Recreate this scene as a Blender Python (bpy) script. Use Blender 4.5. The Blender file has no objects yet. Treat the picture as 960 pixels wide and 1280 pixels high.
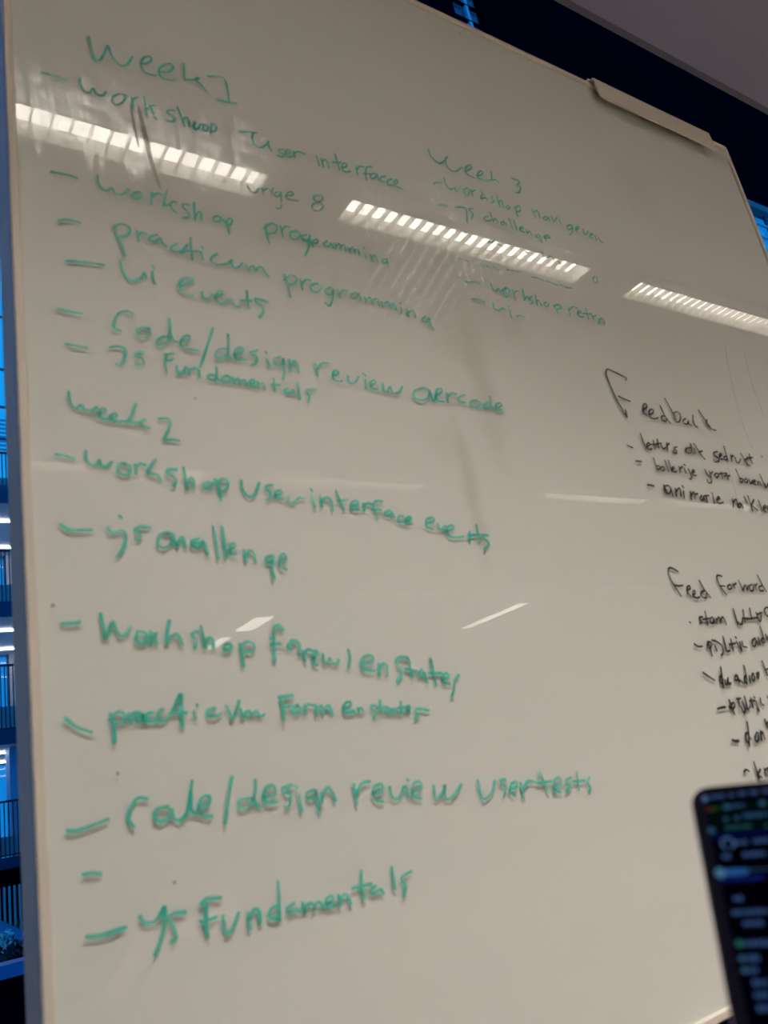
import bpy, bmesh, math, random
from mathutils import Vector, Matrix
random.seed(7)
C = bpy.context.scene.collection
sc = bpy.context.scene

# ---------------------------------------------------------------- camera
F = 1024.0
DIST, EYE = 0.80, 1.20            # camera to board face, camera above floor
def unit(v): v = Vector(v); v.normalize(); return v
h = unit((2000-480, 700-640, F))          # picture direction of the board's long edges
v = Vector((-92-480, -2360-640, F)); v -= h*(v.dot(h)); v.normalize()
n = v.cross(h)
ROT = Matrix((h, n, v))                   # camera frame (right, down, forward) -> world
CAM = Vector((0, -DIST, EYE))
def ray(px, py): return ROT @ Vector((px-480, py-640, F))
def on_board(px, py, y=0.0):
    d = ray(px, py); return CAM + d*((DIST+y)/d.y)
cam = bpy.data.cameras.new('camera'); co = bpy.data.objects.new('camera', cam); C.objects.link(co)
R3 = Matrix((ROT @ Vector((1,0,0)), ROT @ Vector((0,-1,0)), ROT @ Vector((0,0,-1)))).transposed()
co.matrix_world = Matrix.Translation(CAM) @ R3.to_4x4()
cam.sensor_fit = 'VERTICAL'; cam.sensor_height = 36.0; cam.lens = 36.0*F/1280
cam.clip_start = 0.02; cam.clip_end = 300
cam.dof.use_dof = True; cam.dof.focus_distance = 3.4; cam.dof.aperture_fstop = cam.lens/1000/0.0044
sc.camera = co

# ---------------------------------------------------------------- world and exposure
SKY = (0.008, 0.36, 1.0)
w = bpy.data.worlds.new('dusk_sky'); sc.world = w; w.use_nodes = True
nt = w.node_tree; nt.nodes.clear()
out = nt.nodes.new('ShaderNodeOutputWorld'); bg = nt.nodes.new('ShaderNodeBackground')
tc = nt.nodes.new('ShaderNodeTexCoord'); sep = nt.nodes.new('ShaderNodeSeparateXYZ'); rp = nt.nodes.new('ShaderNodeValToRGB')
nt.links.new(tc.outputs['Generated'], sep.inputs[0]); nt.links.new(sep.outputs['Z'], rp.inputs[0])
rp.color_ramp.elements[0].color = (*SKY, 1); rp.color_ramp.elements[0].position = 0.5
rp.color_ramp.elements[1].color = (0.03, 0.16, 0.62, 1); rp.color_ramp.elements[1].position = 0.9
nt.links.new(rp.outputs[0], bg.inputs[0]); bg.inputs[1].default_value = 1.0
nt.links.new(bg.outputs[0], out.inputs[0])
sc.view_settings.view_transform = 'Standard'; sc.view_settings.look = 'None'
sc.view_settings.gamma = 1; sc.view_settings.exposure = -0.20
LAMP = 24.0          # radiance of the lit panel itself
LAMP_W = 37.0       # watts sent down by each louvred light

# ---------------------------------------------------------------- materials
def nodes(name):
    m = bpy.data.materials.new(name); m.use_nodes = True
    return m, m.node_tree, m.node_tree.nodes['Principled BSDF']
def mat(name, col, rough=0.5, metal=0.0, emit=None, es=0.0, grain=0.0, gscale=30.0, bump=0.0, coat=0.0):
    m, t, b = nodes(name)
    b.inputs['Base Color'].default_value = (*col, 1); b.inputs['Roughness'].default_value = rough
    b.inputs['Metallic'].default_value = metal; b.inputs['Coat Weight'].default_value = coat
    if emit: b.inputs['Emission Color'].default_value = (*emit, 1); b.inputs['Emission Strength'].default_value = es
    if grain or bump:
        c = t.nodes.new('ShaderNodeTexCoord'); nz = t.nodes.new('ShaderNodeTexNoise')
        nz.inputs['Scale'].default_value = gscale; nz.inputs['Detail'].default_value = 4
        t.links.new(c.outputs['Object'], nz.inputs['Vector'])
        if grain:
            mx = t.nodes.new('ShaderNodeMix'); mx.data_type = 'RGBA'
            mx.inputs[6].default_value = (*[x*(1-grain) for x in col], 1); mx.inputs[7].default_value = (*[min(1, x*(1+grain)) for x in col], 1)
            t.links.new(nz.outputs['Fac'], mx.inputs[0]); t.links.new(mx.outputs[2], b.inputs['Base Color'])
        if bump:
            bp = t.nodes.new('ShaderNodeBump'); bp.inputs['Strength'].default_value = bump; bp.inputs['Distance'].default_value = 0.002
            t.links.new(nz.outputs['Fac'], bp.inputs['Height']); t.links.new(bp.outputs[0], b.inputs['Normal'])
    return m
M = {}
M['cream'] = mat('cream_plastic', (0.60, 0.57, 0.50), 0.45, grain=0.06, gscale=8)
M['frame_side'] = mat('grey_frame_side', (0.80, 0.70, 0.56), 0.45, grain=0.05, gscale=6)
M['steel'] = mat('painted_steel', (0.50, 0.50, 0.50), 0.4, 0.3, grain=0.05)
M['black'] = mat('black_rubber', (0.02, 0.02, 0.022), 0.6, grain=0.1)
M['ceiling'] = mat('ceiling_paint', (0.34, 0.345, 0.42), 0.8, grain=0.05, gscale=3)
M['trim'] = mat('dark_grey_trim', (0.16, 0.16, 0.19), 0.6, grain=0.05)
M['wallwarm'] = mat('warm_wall_paint', (0.62, 0.50, 0.40), 0.8, grain=0.05, gscale=2)
M['wallgrey'] = mat('grey_wall_paint', (0.5, 0.47, 0.43), 0.8, grain=0.05, gscale=2)
M['floor'] = mat('carpet', (0.20, 0.16, 0.125), 0.9, grain=0.15, gscale=60, bump=0.3)
M['navy'] = mat('navy_cladding', (0.0015, 0.002, 0.006), 0.5, grain=0.3, gscale=0.7); M['navy'].node_tree.nodes['Principled BSDF'].inputs['Specular IOR Level'].default_value = 0.0
M['navyslab'] = mat('navy_slab_edge', (0.02, 0.06, 0.16), 0.5, grain=0.1)
M['soffit'] = mat('gallery_soffit', (0.62, 0.58, 0.60), 0.7, grain=0.12, gscale=2)
M['bluewall'] = mat('pale_blue_wall', (0.30, 0.50, 0.80), 0.6, grain=0.05)
M['baluster'] = mat('dark_baluster', (0.012, 0.015, 0.03), 0.4, grain=0.1)
M['balusterpale'] = mat('pale_baluster', (0.55, 0.65, 0.75), 0.4, grain=0.1)
M['mullion'] = mat('window_mullion', (0.05, 0.09, 0.16), 0.4, grain=0.1)
M['mullionpale'] = mat('pale_window_bar', (0.45, 0.6, 0.75), 0.4, grain=0.1)
M['alu'] = mat('louvre_aluminium', (0.60, 0.59, 0.55), 0.3, 0.8, grain=0.03)
M['blade'] = mat('louvre_blade_grey', (0.34, 0.33, 0.31), 0.35, 0.3, grain=0.05)
M['lampbody'] = mat('white_lamp_body', (0.8, 0.8, 0.78), 0.4, grain=0.02)
M['lamp'] = mat('lamp_diffuser', (0.9, 0.9, 0.9), 0.5, emit=(1.0, 0.93, 0.83), es=LAMP)
M['lampfar'] = mat('distant_lamp_diffuser', (0.9, 0.9, 0.9), 0.5, emit=(1.0, 0.95, 0.85), es=16.0)
M['lampgal'] = mat('gallery_lamp', (0.9, 0.9, 0.9), 0.5, emit=(0.85, 0.92, 1.0), es=10.0)
M['wood'] = mat('pale_desk_top', (0.55, 0.44, 0.33), 0.45, grain=0.1, gscale=12)
M['alulap'] = mat('laptop_dark_aluminium', (0.02, 0.021, 0.026), 0.5, 0.2, grain=0.02)
M['bezel'] = mat('laptop_black_glass', (0.003, 0.003, 0.006), 0.25, grain=0.05)
M['bezel'].node_tree.nodes['Principled BSDF'].inputs['Specular IOR Level'].default_value = 0.0
M['leaf'] = mat('dark_leaf', (0.01, 0.03, 0.03), 0.5, grain=0.3)
M['bloom'] = mat('white_blossom', (0.9, 0.85, 0.8), 0.6, grain=0.1)
M['ledge'] = mat('blue_ledge', (0.05, 0.22, 0.55), 0.35, grain=0.1)


def fresnel(t, ior):      # the same mirror strength from either side of a thin sheet
    ge = t.nodes.new('ShaderNodeNewGeometry'); mr = t.nodes.new('ShaderNodeMapRange'); f_ = t.nodes.new('ShaderNodeFresnel')
    mr.inputs[3].default_value = ior; mr.inputs[4].default_value = 1/ior
    t.links.new(ge.outputs['Backfacing'], mr.inputs[0]); t.links.new(mr.outputs[0], f_.inputs[0]); return f_
def ink(name, col, a):
    m, t, b = nodes(name)
    b.inputs['Roughness'].default_value = 0.45; b.inputs['Base Color'].default_value = (*col, 1)
    c = t.nodes.new('ShaderNodeTexCoord'); mp = t.nodes.new('ShaderNodeMapping'); mp.inputs['Scale'].default_value = (90, 90, 60)
    nz = t.nodes.new('ShaderNodeTexNoise'); nz.inputs['Scale'].default_value = 1; nz.inputs['Detail'].default_value = 3
    r = t.nodes.new('ShaderNodeMapRange'); r.inputs[1].default_value = 0.3; r.inputs[2].default_value = 0.7
    r.inputs[3].default_value = a[0]; r.inputs[4].default_value = a[1]
    t.links.new(c.outputs['Object'], mp.inputs[0]); t.links.new(mp.outputs[0], nz.inputs['Vector'])
    t.links.new(nz.outputs['Fac'], r.inputs[0]); t.links.new(r.outputs[0], b.inputs['Alpha'])
    return m
M['green'] = ink('green_marker_ink', (0.008, 0.50, 0.38), (0.58, 0.92))
M['greenfaint'] = ink('faint_green_marker_ink', (0.008, 0.52, 0.40), (0.3, 0.7))
M['blackink'] = ink('black_marker_ink', (0.006, 0.006, 0.007), (0.88, 1.0))
M['pencil'] = ink('faint_grey_scratch', (0.30, 0.26, 0.26), (0.10, 0.25))

# white back sheet of the glass board, with old wiped-out marker stains
m, t, b = nodes('board_white_backing'); M['backing'] = m
b.inputs['Roughness'].default_value = 0.6
c = t.nodes.new('ShaderNodeTexCoord')
def stain(cx, cz, sx, sz, seed):
    mp = t.nodes.new('ShaderNodeMapping'); mp.inputs['Location'].default_value = (-cx/sx, seed, -cz/sz); mp.inputs['Scale'].default_value = (1/sx, 0, 1/sz)
    ln = t.nodes.new('ShaderNodeVectorMath'); ln.operation = 'LENGTH'
    s2 = t.nodes.new('ShaderNodeVectorMath'); s2.operation = 'MULTIPLY'; s2.inputs[1].default_value = (1, 0, 1)
    t.links.new(c.outputs['Object'], mp.inputs[0]); t.links.new(mp.outputs[0], s2.inputs[0]); t.links.new(s2.outputs[0], ln.inputs[0])
    nz = t.nodes.new('ShaderNodeTexNoise'); nz.inputs['Scale'].default_value = 22; nz.inputs['Detail'].default_value = 2; t.links.new(c.outputs['Object'], nz.inputs['Vector'])
    ad = t.nodes.new('ShaderNodeMath'); ad.operation = 'MULTIPLY_ADD'; ad.inputs[1].default_value = 0.9
    t.links.new(nz.outputs['Fac'], ad.inputs[0]); t.links.new(ln.outputs['Value'], ad.inputs[2])
    r = t.nodes.new('ShaderNodeMapRange'); r.interpolation_type = 'SMOOTHSTEP'
    r.inputs[1].default_value = 0.5; r.inputs[2].default_value = 1.5; r.inputs[3].default_value = 1; r.inputs[4].default_value = 0
    t.links.new(ad.outputs[0], r.inputs[0]); return r.outputs[0]
prev = None
base = t.nodes.new('ShaderNodeRGB'); base.outputs[0].default_value = (0.74, 0.755, 0.735, 1); prev = base.outputs[0]
for (px, py, sx, sz, amt, col) in [(605, 480, .035, .17, .35, (.48,.43,.38)), (590, 610, .022, .16, .40, (.48,.43,.36)), (570, 430, .06, .05, .2, (.5,.46,.42)),
                                   (600, 390, .16, .10, .18, (.52,.5,.46)), (640, 410, .05, .04, .22, (.5,.46,.42)), (800, 240, .12, .12, .2, (.5,.5,.48)), (560,560,.05,.05,.15,(.5,.48,.44))]:
    p = on_board(px, py)
    mx = t.nodes.new('ShaderNodeMix'); mx.data_type = 'RGBA'; mx.inputs[7].default_value = (*col, 1)
    ml = t.nodes.new('ShaderNodeMath'); ml.operation = 'MULTIPLY'; ml.inputs[1].default_value = amt
    t.links.new(stain(p.x, p.z, sx, sz, 0), ml.inputs[0]); t.links.new(ml.outputs[0], mx.inputs[0]); t.links.new(prev, mx.inputs[6]); prev = mx.outputs[2]
t.links.new(prev, b.inputs['Base Color'])

# glass sheet: clear, mirror-like, with a hazier film of wiped dust on it
m = bpy.data.materials.new('wiped_glass'); m.use_nodes = True; M['glass'] = m; t = m.node_tree; t.nodes.clear()
o = t.nodes.new('ShaderNodeOutputMaterial'); tr = t.nodes.new('ShaderNodeBsdfTransparent'); tr.inputs[0].default_value = (0.95, 0.97, 0.955, 1)
g1 = t.nodes.new('ShaderNodeBsdfGlossy'); g1.inputs['Roughness'].default_value = 0.0
g2 = t.nodes.new('ShaderNodeBsdfGlossy'); g2.inputs['Roughness'].default_value = 0.24
fr = fresnel(t, 1.50)
c = t.nodes.new('ShaderNodeTexCoord')
mp = t.nodes.new('ShaderNodeMapping'); mp.inputs['Rotation'].default_value = (0, math.radians(9), 0); mp.inputs['Scale'].default_value = (42, 1, 2.2)
nz = t.nodes.new('ShaderNodeTexNoise'); nz.inputs['Scale'].default_value = 1; nz.inputs['Detail'].default_value = 5; nz.inputs['Distortion'].default_value = 0.6
mp2 = t.nodes.new('ShaderNodeMapping'); mp2.inputs['Scale'].default_value = (5, 1, 4)
nz2 = t.nodes.new('ShaderNodeTexNoise'); nz2.inputs['Scale'].default_value = 1; nz2.inputs['Detail'].default_value = 3; nz2.inputs['Distortion'].default_value = 1.5
for a, bb, q in ((c, mp, nz), (c, mp2, nz2)):
    t.links.new(a.outputs['Object'], bb.inputs[0]); t.links.new(bb.outputs[0], q.inputs['Vector'])
ra = t.nodes.new('ShaderNodeMapRange'); ra.inputs[1].default_value = .35; ra.inputs[2].default_value = .68; ra.inputs[3].default_value = .25; ra.inputs[4].default_value = 1.0
rb = t.nodes.new('ShaderNodeMapRange'); rb.inputs[1].default_value = .35; rb.inputs[2].default_value = .65; rb.inputs[3].default_value = .25; rb.inputs[4].default_value = .62
t.links.new(nz.outputs['Fac'], ra.inputs[0]); t.links.new(nz2.outputs['Fac'], rb.inputs[0])
mu = t.nodes.new('ShaderNodeMath'); mu.operation = 'MULTIPLY'; t.links.new(ra.outputs[0], mu.inputs[0]); t.links.new(rb.outputs[0], mu.inputs[1])
mg = t.nodes.new('ShaderNodeMixShader'); t.links.new(mu.outputs[0], mg.inputs[0]); t.links.new(g1.outputs[0], mg.inputs[1]); t.links.new(g2.outputs[0], mg.inputs[2])
mf = t.nodes.new('ShaderNodeMixShader'); t.links.new(fr.outputs[0], mf.inputs[0]); t.links.new(tr.outputs[0], mf.inputs[1]); t.links.new(mg.outputs[0], mf.inputs[2])
t.links.new(mf.outputs[0], o.inputs[0])

m = bpy.data.materials.new('window_glass'); m.use_nodes = True; M['pane'] = m; t = m.node_tree; t.nodes.clear()
o = t.nodes.new('ShaderNodeOutputMaterial'); tr = t.nodes.new('ShaderNodeBsdfTransparent'); tr.inputs[0].default_value = (0.75, 0.85, 0.92, 1)
g1 = t.nodes.new('ShaderNodeBsdfGlossy'); g1.inputs['Roughness'].default_value = 0.02; fr = fresnel(t, 1.45)
mf = t.nodes.new('ShaderNodeMixShader'); t.links.new(fr.outputs[0], mf.inputs[0]); t.links.new(tr.outputs[0], mf.inputs[1]); t.links.new(g1.outputs[0], mf.inputs[2]); t.links.new(mf.outputs[0], o.inputs[0])

M['panedark'] = M['pane'].copy(); M['panedark'].node_tree.nodes['Transparent BSDF'].inputs[0].default_value = (0.30, 0.36, 0.42, 1)

# ---------------------------------------------------------------- builders
def obj(name, bm, m, parent=None, smooth=False, **props):
    me = bpy.data.meshes.new(name); bm.normal_update(); bm.to_mesh(me); bm.free()
    me.materials.append(M[m] if isinstance(m, str) else m)
    if smooth:
        for p in me.polygons: p.use_smooth = True
    ob = bpy.data.objects.new(name, me); C.objects.link(ob)
    if parent:
        ob.parent = parent; ob.matrix_parent_inverse = Matrix.Identity(4)
        ob.location = -parent.location if not parent.get('_rot') else (0, 0, 0)
    for k, val in props.items(): ob[k] = val
    return ob
def thing(name, label, cat, loc=(0, 0, 0), group=None):
    o = bpy.data.objects.new(name, None); C.objects.link(o); o.location = loc; o.empty_display_size = 0.1
    o['label'] = label; o['category'] = cat
    if group: o['group'] = group
    return o
def box(bm, a, b_, bev=0.0, M4=None):
    r = bmesh.ops.create_cube(bm, size=1.0)['verts']
    s = [b_[i]-a[i] for i in range(3)]; mid = [(b_[i]+a[i])/2 for i in range(3)]
    for q in r: q.co = Vector((q.co[i]*s[i]+mid[i] for i in range(3)))
    if bev:
        es = list({e for q in r for e in q.link_edges})
        r = bmesh.ops.bevel(bm, geom=es, offset=bev, segments=2, affect='EDGES', profile=.5)['verts']
    if M4 is not None:
        vs = {x for x in bm.verts if x in set(r)}
        for q in vs: q.co = M4 @ q.co
    return bm
def bx(*a, bev=0.0): return box(bmesh.new(), a[0], a[1], bev)
def tube(bm, p, q, r, seg=10):
    p, q = Vector(p), Vector(q); d = q-p
    m4 = Matrix.Translation((p+q)/2) @ d.to_track_quat('Z', 'Y').to_matrix().to_4x4()
    bmesh.ops.create_cone(bm, cap_ends=True, segments=seg, radius1=r, radius2=r, depth=d.length, matrix=m4); return bm
def copy_tree(o, parent=None):
    c_ = o.copy(); C.objects.link(c_)
    if parent: c_.parent = parent
    for ch in [x for x in bpy.data.objects if x.parent == o]: copy_tree(ch, c_)
    return c_
def struct(name, bm, m, **k): return obj(name, bm, m, kind='structure', **k)

# ================================================================ the room
ZC = EYE + 1.99
CE = 1.99/2.05 - DIST; CE2 = 1.99/2.008 - DIST      # the ceiling stops just behind the board
XL, XR, YB = -3.4, 12.0, -13.0
struct('floor', bx((XL, YB, -0.3), (XR, 0.9, 0)), 'floor')
struct('ceiling', bx((XL, YB, ZC), (XR, CE, ZC+0.35)), 'ceiling')
struct('trim_1', bx((XL, CE, ZC), (XR, CE2, ZC+0.35)), 'trim')
struct('wall_rear', bx((XL, YB-.2, 0), (XR, YB, ZC)), 'wallwarm')
struct('wall_right', bx((XR, YB-.2, 0), (XR+.2, 0.16, ZC)), 'wallwarm')
struct('wall_left', bx((XL-.2, YB-.2, 0), (XL, 0.16, ZC)), 'wallgrey')  # unseen; built solid and set close to bounce light onto the board's side
struct('wall_sky_blocker', bx((XL-.2, .161, -9), (XL, 24, 11)), 'wallgrey')  # unseen wall added to keep blue sky light off the board's side

# ---- linear louvred luminaires above the board
def luminaire():
    L, W, Hh, th = 1.2, 0.112, 0.055, 0.004
    t_ = thing('ceiling_luminaire', '', 'ceiling light', (0, 0, ZC), 'row of louvred lights mirrored in the board')
    t_['_rot'] = 1
    bm = bmesh.new()
    box(bm, (0, -W/2-th, -.06), (L, -W/2, 0)); box(bm, (0, W/2, -.06), (L, W/2+th, 0))
    box(bm, (-th, -W/2-th, -.06), (0, W/2+th, 0)); box(bm, (L, -W/2-th, -.06), (L+th, W/2+th, 0)); box(bm, (0, -W/2, -.004), (L, W/2, 0))
    obj('housing', bm, 'lampbody', t_)
    obj('light_panel', bx((.003, -W/2+.012, -.012), (L-.003, W/2-.012, -.0045)), 'lamp', t_)
    for s in (-1, 1):      # parabolic side reflector
        bm = bmesh.new(); prof = [(W/2-.001, -.059), (W/2-.004, -.045), (W/2-.008, -.03), (W/2-.013, -.014)]
        va = [[bm.verts.new((x, s*y, z)) for y, z in prof] for x in (.001, L-.001)]
        for k in range(3): bm.faces.new((va[0][k], va[0][k+1], va[1][k+1], va[1][k]))
        obj('reflector', bm, 'alu', t_, smooth=True)
    ld_ = bpy.data.lights.new('lamp', 'AREA'); ld_.shape = 'RECTANGLE'; ld_.size = L-.01; ld_.size_y = W-.03
    ld_.energy = LAMP_W; ld_.color = (1.0, .895, .835); ld_.spread = math.radians(86)
    lo_ = bpy.data.objects.new('lamp', ld_); C.objects.link(lo_); lo_.parent = t_; lo_.location = (L/2, 0, -.0135)
    blade = None; N = 21
    for k in range(1, N+1):
        x = L*k/(N+1)
        if blade is None:
            bm = bmesh.new()
            # tapered cross blade: thick at the top edge, thin at the mouth
            vs = [bm.verts.new(q) for q in [(-.0015,-W/2+.009,-.034),(.0015,-W/2+.009,-.034),(.0015,W/2-.009,-.034),(-.0015,W/2-.009,-.034),
                                            (-.001,-W/2+.001,-.058),(.001,-W/2+.001,-.058),(.001,W/2-.001,-.058),(-.001,W/2-.001,-.058)]]
            for f in ((0,1,2,3),(7,6,5,4),(0,4,5,1),(1,5,6,2),(2,6,7,3),(3,7,4,0)): bm.faces.new([vs[i] for i in f])
            blade = obj('louvre_blade', bm, 'blade', t_); blade.location = (x, 0, 0)
        else:
            b2 = blade.copy(); C.objects.link(b2); b2.location = (x, 0, 0)
    return t_
lum = luminaire()
fill_rows = [(x, y) for y in (-3.4, -6.3) for x in (-2.9, -1.0, .6, 2.2, 4.6, 6.2, 8.4)]  # unseen louvred rows added to brighten the lower board and left casing
names = ['louvred ceiling light whose reflection starts at the left edge of the board', 'louvred ceiling light mirrored in the middle, over the retro line',
         'louvred ceiling light mirrored near the right edge above Feedback', 'fourth louvred ceiling light of the row, counted from the left', 'fifth and rightmost louvred ceiling light of the row']
for i in range(5):
    q = lum if i == 0 else copy_tree(lum)
    q.location = (-.064 + 1.525*i if i else -.064, -(1.897-DIST) - .0*i, ZC); q['label'] = names[i]
for x, y in fill_rows:
    q = copy_tree(lum); q.location = (x, y, ZC); q['label'] = '%s added louvred fill light from the left in the %s unseen row behind the viewer' % (['first','second','third','fourth','fifth','sixth','seventh'][[r_[0] for r_ in fill_rows if r_[1] == y].index(x)], 'near' if y > -5 else 'far'); q['group'] = 'unseen louvred fill lights added behind the viewer'
# far lights at right angles to the board
def flat_light(x, y0, y1, wd, lab):
    t_ = thing('linear_ceiling_light', lab, 'ceiling light', (x, (y0+y1)/2, ZC), 'flat lights deeper in the room')
    obj('housing', bx((x-wd/2-.01, y0-.01, ZC-.05), (x+wd/2+.01, y1+.01, ZC-.001)), 'lampbody', t_)
    obj('diffuser', bx((x-wd/2, y0, ZC-.058), (x+wd/2, y1, ZC-.0505)), 'lampfar', t_)
flat_light(3.82, -(8.25-DIST), -(7.70-DIST), .20, 'short flat ceiling light mirrored over the word workshop')
flat_light(3.74, -(9.1-DIST), -(8.55-DIST), .12, 'small flat ceiling light mirrored left of the short one')
flat_light(7.42, -(8.8-DIST), -(7.55-DIST), .14, 'long flat ceiling light mirrored as a sliver right of states')

# ================================================================ the board
BX0, BX1 = .192*DIST, 2.318*DIST
BZ0, BZ1 = EYE - .432*DIST, EYE + 1.716*DIST
TH = .070
board = thing('whiteboard', 'large glass whiteboard in a cream frame covered with green and black handwriting', 'whiteboard', (BX0, 0, 0))
fw = .0105
def ring(x0, x1, z0, z1, wd, y0, y1, rad, seg=6):
    bm = bmesh.new(); 
    def loop(x0, x1, z0, z1, r, y):
        vs = []
        for cx, cz, a0 in ((x1-r, z1-r, 0), (x0+r, z1-r, 90), (x0+r, z0+r, 180), (x1-r, z0+r, 270)):
            for k in range(seg+1):
                a = math.radians(a0+90*k/seg); vs.append(bm.verts.new((cx+r*math.cos(a), y, cz+r*math.sin(a))))
        return vs
    bv = .0016
    L = [loop(x0, x1, z0, z1, rad, y1), loop(x0, x1, z0, z1, rad, y0+bv), loop(x0+bv, x1-bv, z0+bv, z1-bv, rad-bv, y0),
         loop(x0+wd-bv, x1-wd+bv, z0+wd-bv, z1-wd+bv, max(rad-wd, .004), y0), loop(x0+wd, x1-wd, z0+wd, z1-wd, max(rad-wd, .003), y0+bv), loop(x0+wd, x1-wd, z0+wd, z1-wd, max(rad-wd, .003), y1)]
    N = len(L[0])
    for a, b2 in zip(L, L[1:]+L[:1]):
        for k in range(N): bm.faces.new((a[k], a[(k+1) % N], b2[(k+1) % N], b2[k]))
    bmesh.ops.recalc_face_normals(bm, faces=bm.faces); return bm
obj('frame', ring(BX0, BX1, BZ0, BZ1, fw, -.003, .010, .012), 'cream', board)
obj('casing', ring(BX0+.0005, BX1-.0005, BZ0+.0005, BZ1-.0005, .02, .0105, TH, .012), 'frame_side', board, label='blue-grey side casing behind the cream frame')
obj('backing_sheet', bx((BX0+fw, .0026, BZ0+fw), (BX1-fw, .0066, BZ1-fw)), 'backing', board)
obj('rear_panel', bx((BX0+.021, .05, BZ0+.021), (BX1-.021, .06, BZ1-.021)), 'frame_side', board)
bm = bmesh.new(); vs = [bm.verts.new(q) for q in ((BX0+fw, 0, BZ0+fw), (BX1-fw, 0, BZ0+fw), (BX1-fw, 0, BZ1-fw), (BX0+fw, 0, BZ1-fw))]; bm.faces.new(vs)
obj('glass_sheet', bm, 'glass', board)
# stand
for x in (BX0+.35, BX1-.35):
    lg = obj('leg', bx((x-.02, TH, .10), (x+.02, TH+.04, BZ1-.3), bev=.004), 'steel', board)
    ft = obj('foot', bx((x-.025, -.28, .062), (x+.025, .42, .10), bev=.005), 'steel', board)
    for y in (-.25, .39):
        obj('caster', tube(bmesh.new(), (x-.012, y, .031), (x+.012, y, .031), .03, 16), 'black', ft).location = (0, 0, 0)
# clamp rail hooked over the top right of the frame
c0, c1 = on_board(746, 108), on_board(890, 178)
cx0, cx1 = 1.716*(DIST-.013), 2.245*(DIST-.013)
clip = thing('hanging_rail', 'cream plastic rail hooked over the top right edge of the board', 'rail', (cx0, 0, BZ1))
prof = [(.012, BZ1+.0005), (.012, BZ1+.004), (-.011, BZ1+.004), (-.0135, BZ1+.0015), (-.0165, BZ1-.053), (-.0145, BZ1-.055), (-.0135, BZ1-.053), (-.0095, BZ1-.004), (-.006, BZ1+.0005)]
bm = bmesh.new(); ra_ = [bm.verts.new((cx0, y, z)) for y, z in prof]; rb_ = [bm.verts.new((cx1, y, z)) for y, z in prof]
for k in range(len(prof)): bm.faces.new((ra_[k], ra_[(k+1) % len(prof)], rb_[(k+1) % len(prof)], rb_[k]))
bm.faces.new(ra_[::-1]); bm.faces.new(rb_); bmesh.ops.recalc_face_normals(bm, faces=bm.faces)
obj('rail_body', bm, 'cream', clip)
obj('hook', bx((cx0-.008, -.006, BZ1+.0006), (cx0-.0005, .012, BZ1+.005), bev=.001), 'cream', clip)
# ---------------------------------------------------------------- handwriting
# each entry: label, ink, width in mm, crop origin and scale of the traced coordinates, strokes "x,y x,y/..."
HW = []
def hw(label, mtl, wd, crop, s): HW.append((label, mtl, wd, crop, s))
A=(40,30,3.4286);B=(280,130,3.4286);CC=(50,200,4);D=(260,200,3.2);EE=(60,320,3.2);FF=(340,420,3);G=(520,170,3.692);HH=(560,280,4.364)
I=(60,480,3.4286);J=(320,590,3);K=(60,640,3);LL=(60,750,3.4286);MM=(320,770,3.4286);NN=(60,950,2.667);O=(400,940,2.667);P=(80,1060,2.087)
Q=(740,450,6);RR=(770,530,5.0526);S=(820,700,6.857);T=(860,820,7.53)
hw('green heading Week 1','green',4.2,A,"243,55 255,110 270,148 290,155 312,120 325,92 338,130 360,160 385,180 410,170 432,140/465,170 490,170 512,155 505,140 480,145 466,170 475,200 500,215 530,222/545,205 585,205 605,185 595,172 565,175 545,195 550,225 580,240 620,242/650,168 652,200 655,240/655,238 690,240 710,230 716,234 700,240 725,260 750,290/755,225 790,225 822,235 835,270 845,335/795,325 835,335 878,342")
hw('green line workshop below Week 1','green',3.8,A,"42,210 90,220 148,240/205,230 208,262 225,290 245,295 262,275 275,300 300,308 318,290/375,300 350,310 342,330 360,348 385,338 400,315 385,300 410,310/428,315 432,365/430,335 440,318 452,315/482,312 490,385 495,397/492,365 510,350 525,350/508,355 520,385/525,402 535,408/610,372 590,370 578,380 600,395 612,410 595,420 575,412/622,355 640,400 652,440/645,415 660,400 670,410 675,440/700,425 688,440 700,455 715,440/695,420 698,445 712,450 722,430/735,430 732,455 748,458 755,440 740,432/765,470 768,435 778,430 790,440 785,458 768,462")
hw('green words user interface','green',3.8,B,"68,120 100,120 140,125/125,125 120,150 135,180 160,188 185,170 190,160/188,165 195,190 205,200/255,195 235,195 238,208 255,215 250,228 230,222/262,215 282,208 280,198 265,202 262,218 275,228 292,225/298,205 302,230/300,215 315,205 348,215/395,222 408,265/415,235 425,272/418,250 432,238 442,250 448,275/475,215 485,250 495,285/465,250 500,252/505,275 525,268 522,255 508,258 505,280 520,293 540,290/565,270 572,305/568,285 580,268 598,272/632,270 612,272 605,295 610,325/598,298 630,300/650,298 632,300 628,315 642,320 655,305 655,300 662,325/690,310 672,315 670,330 690,335/720,322 702,328 702,345 722,348/728,345 745,335 740,325 728,335 735,350 765,365")
hw('green words page 8 behind the lamp reflection','greenfaint',3.8,B,"100,350 115,375 135,380 150,360/165,362 168,385/170,372 185,362 200,375/210,360 205,385 218,392/228,378 215,385 222,398 240,390 243,378 245,420 240,450 225,445/265,395 295,390 292,378 270,382 268,405 290,412 318,415/415,390 388,395 385,412 405,420 425,405 415,392/405,420 380,430 380,452 405,458 425,440 412,422")
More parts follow.
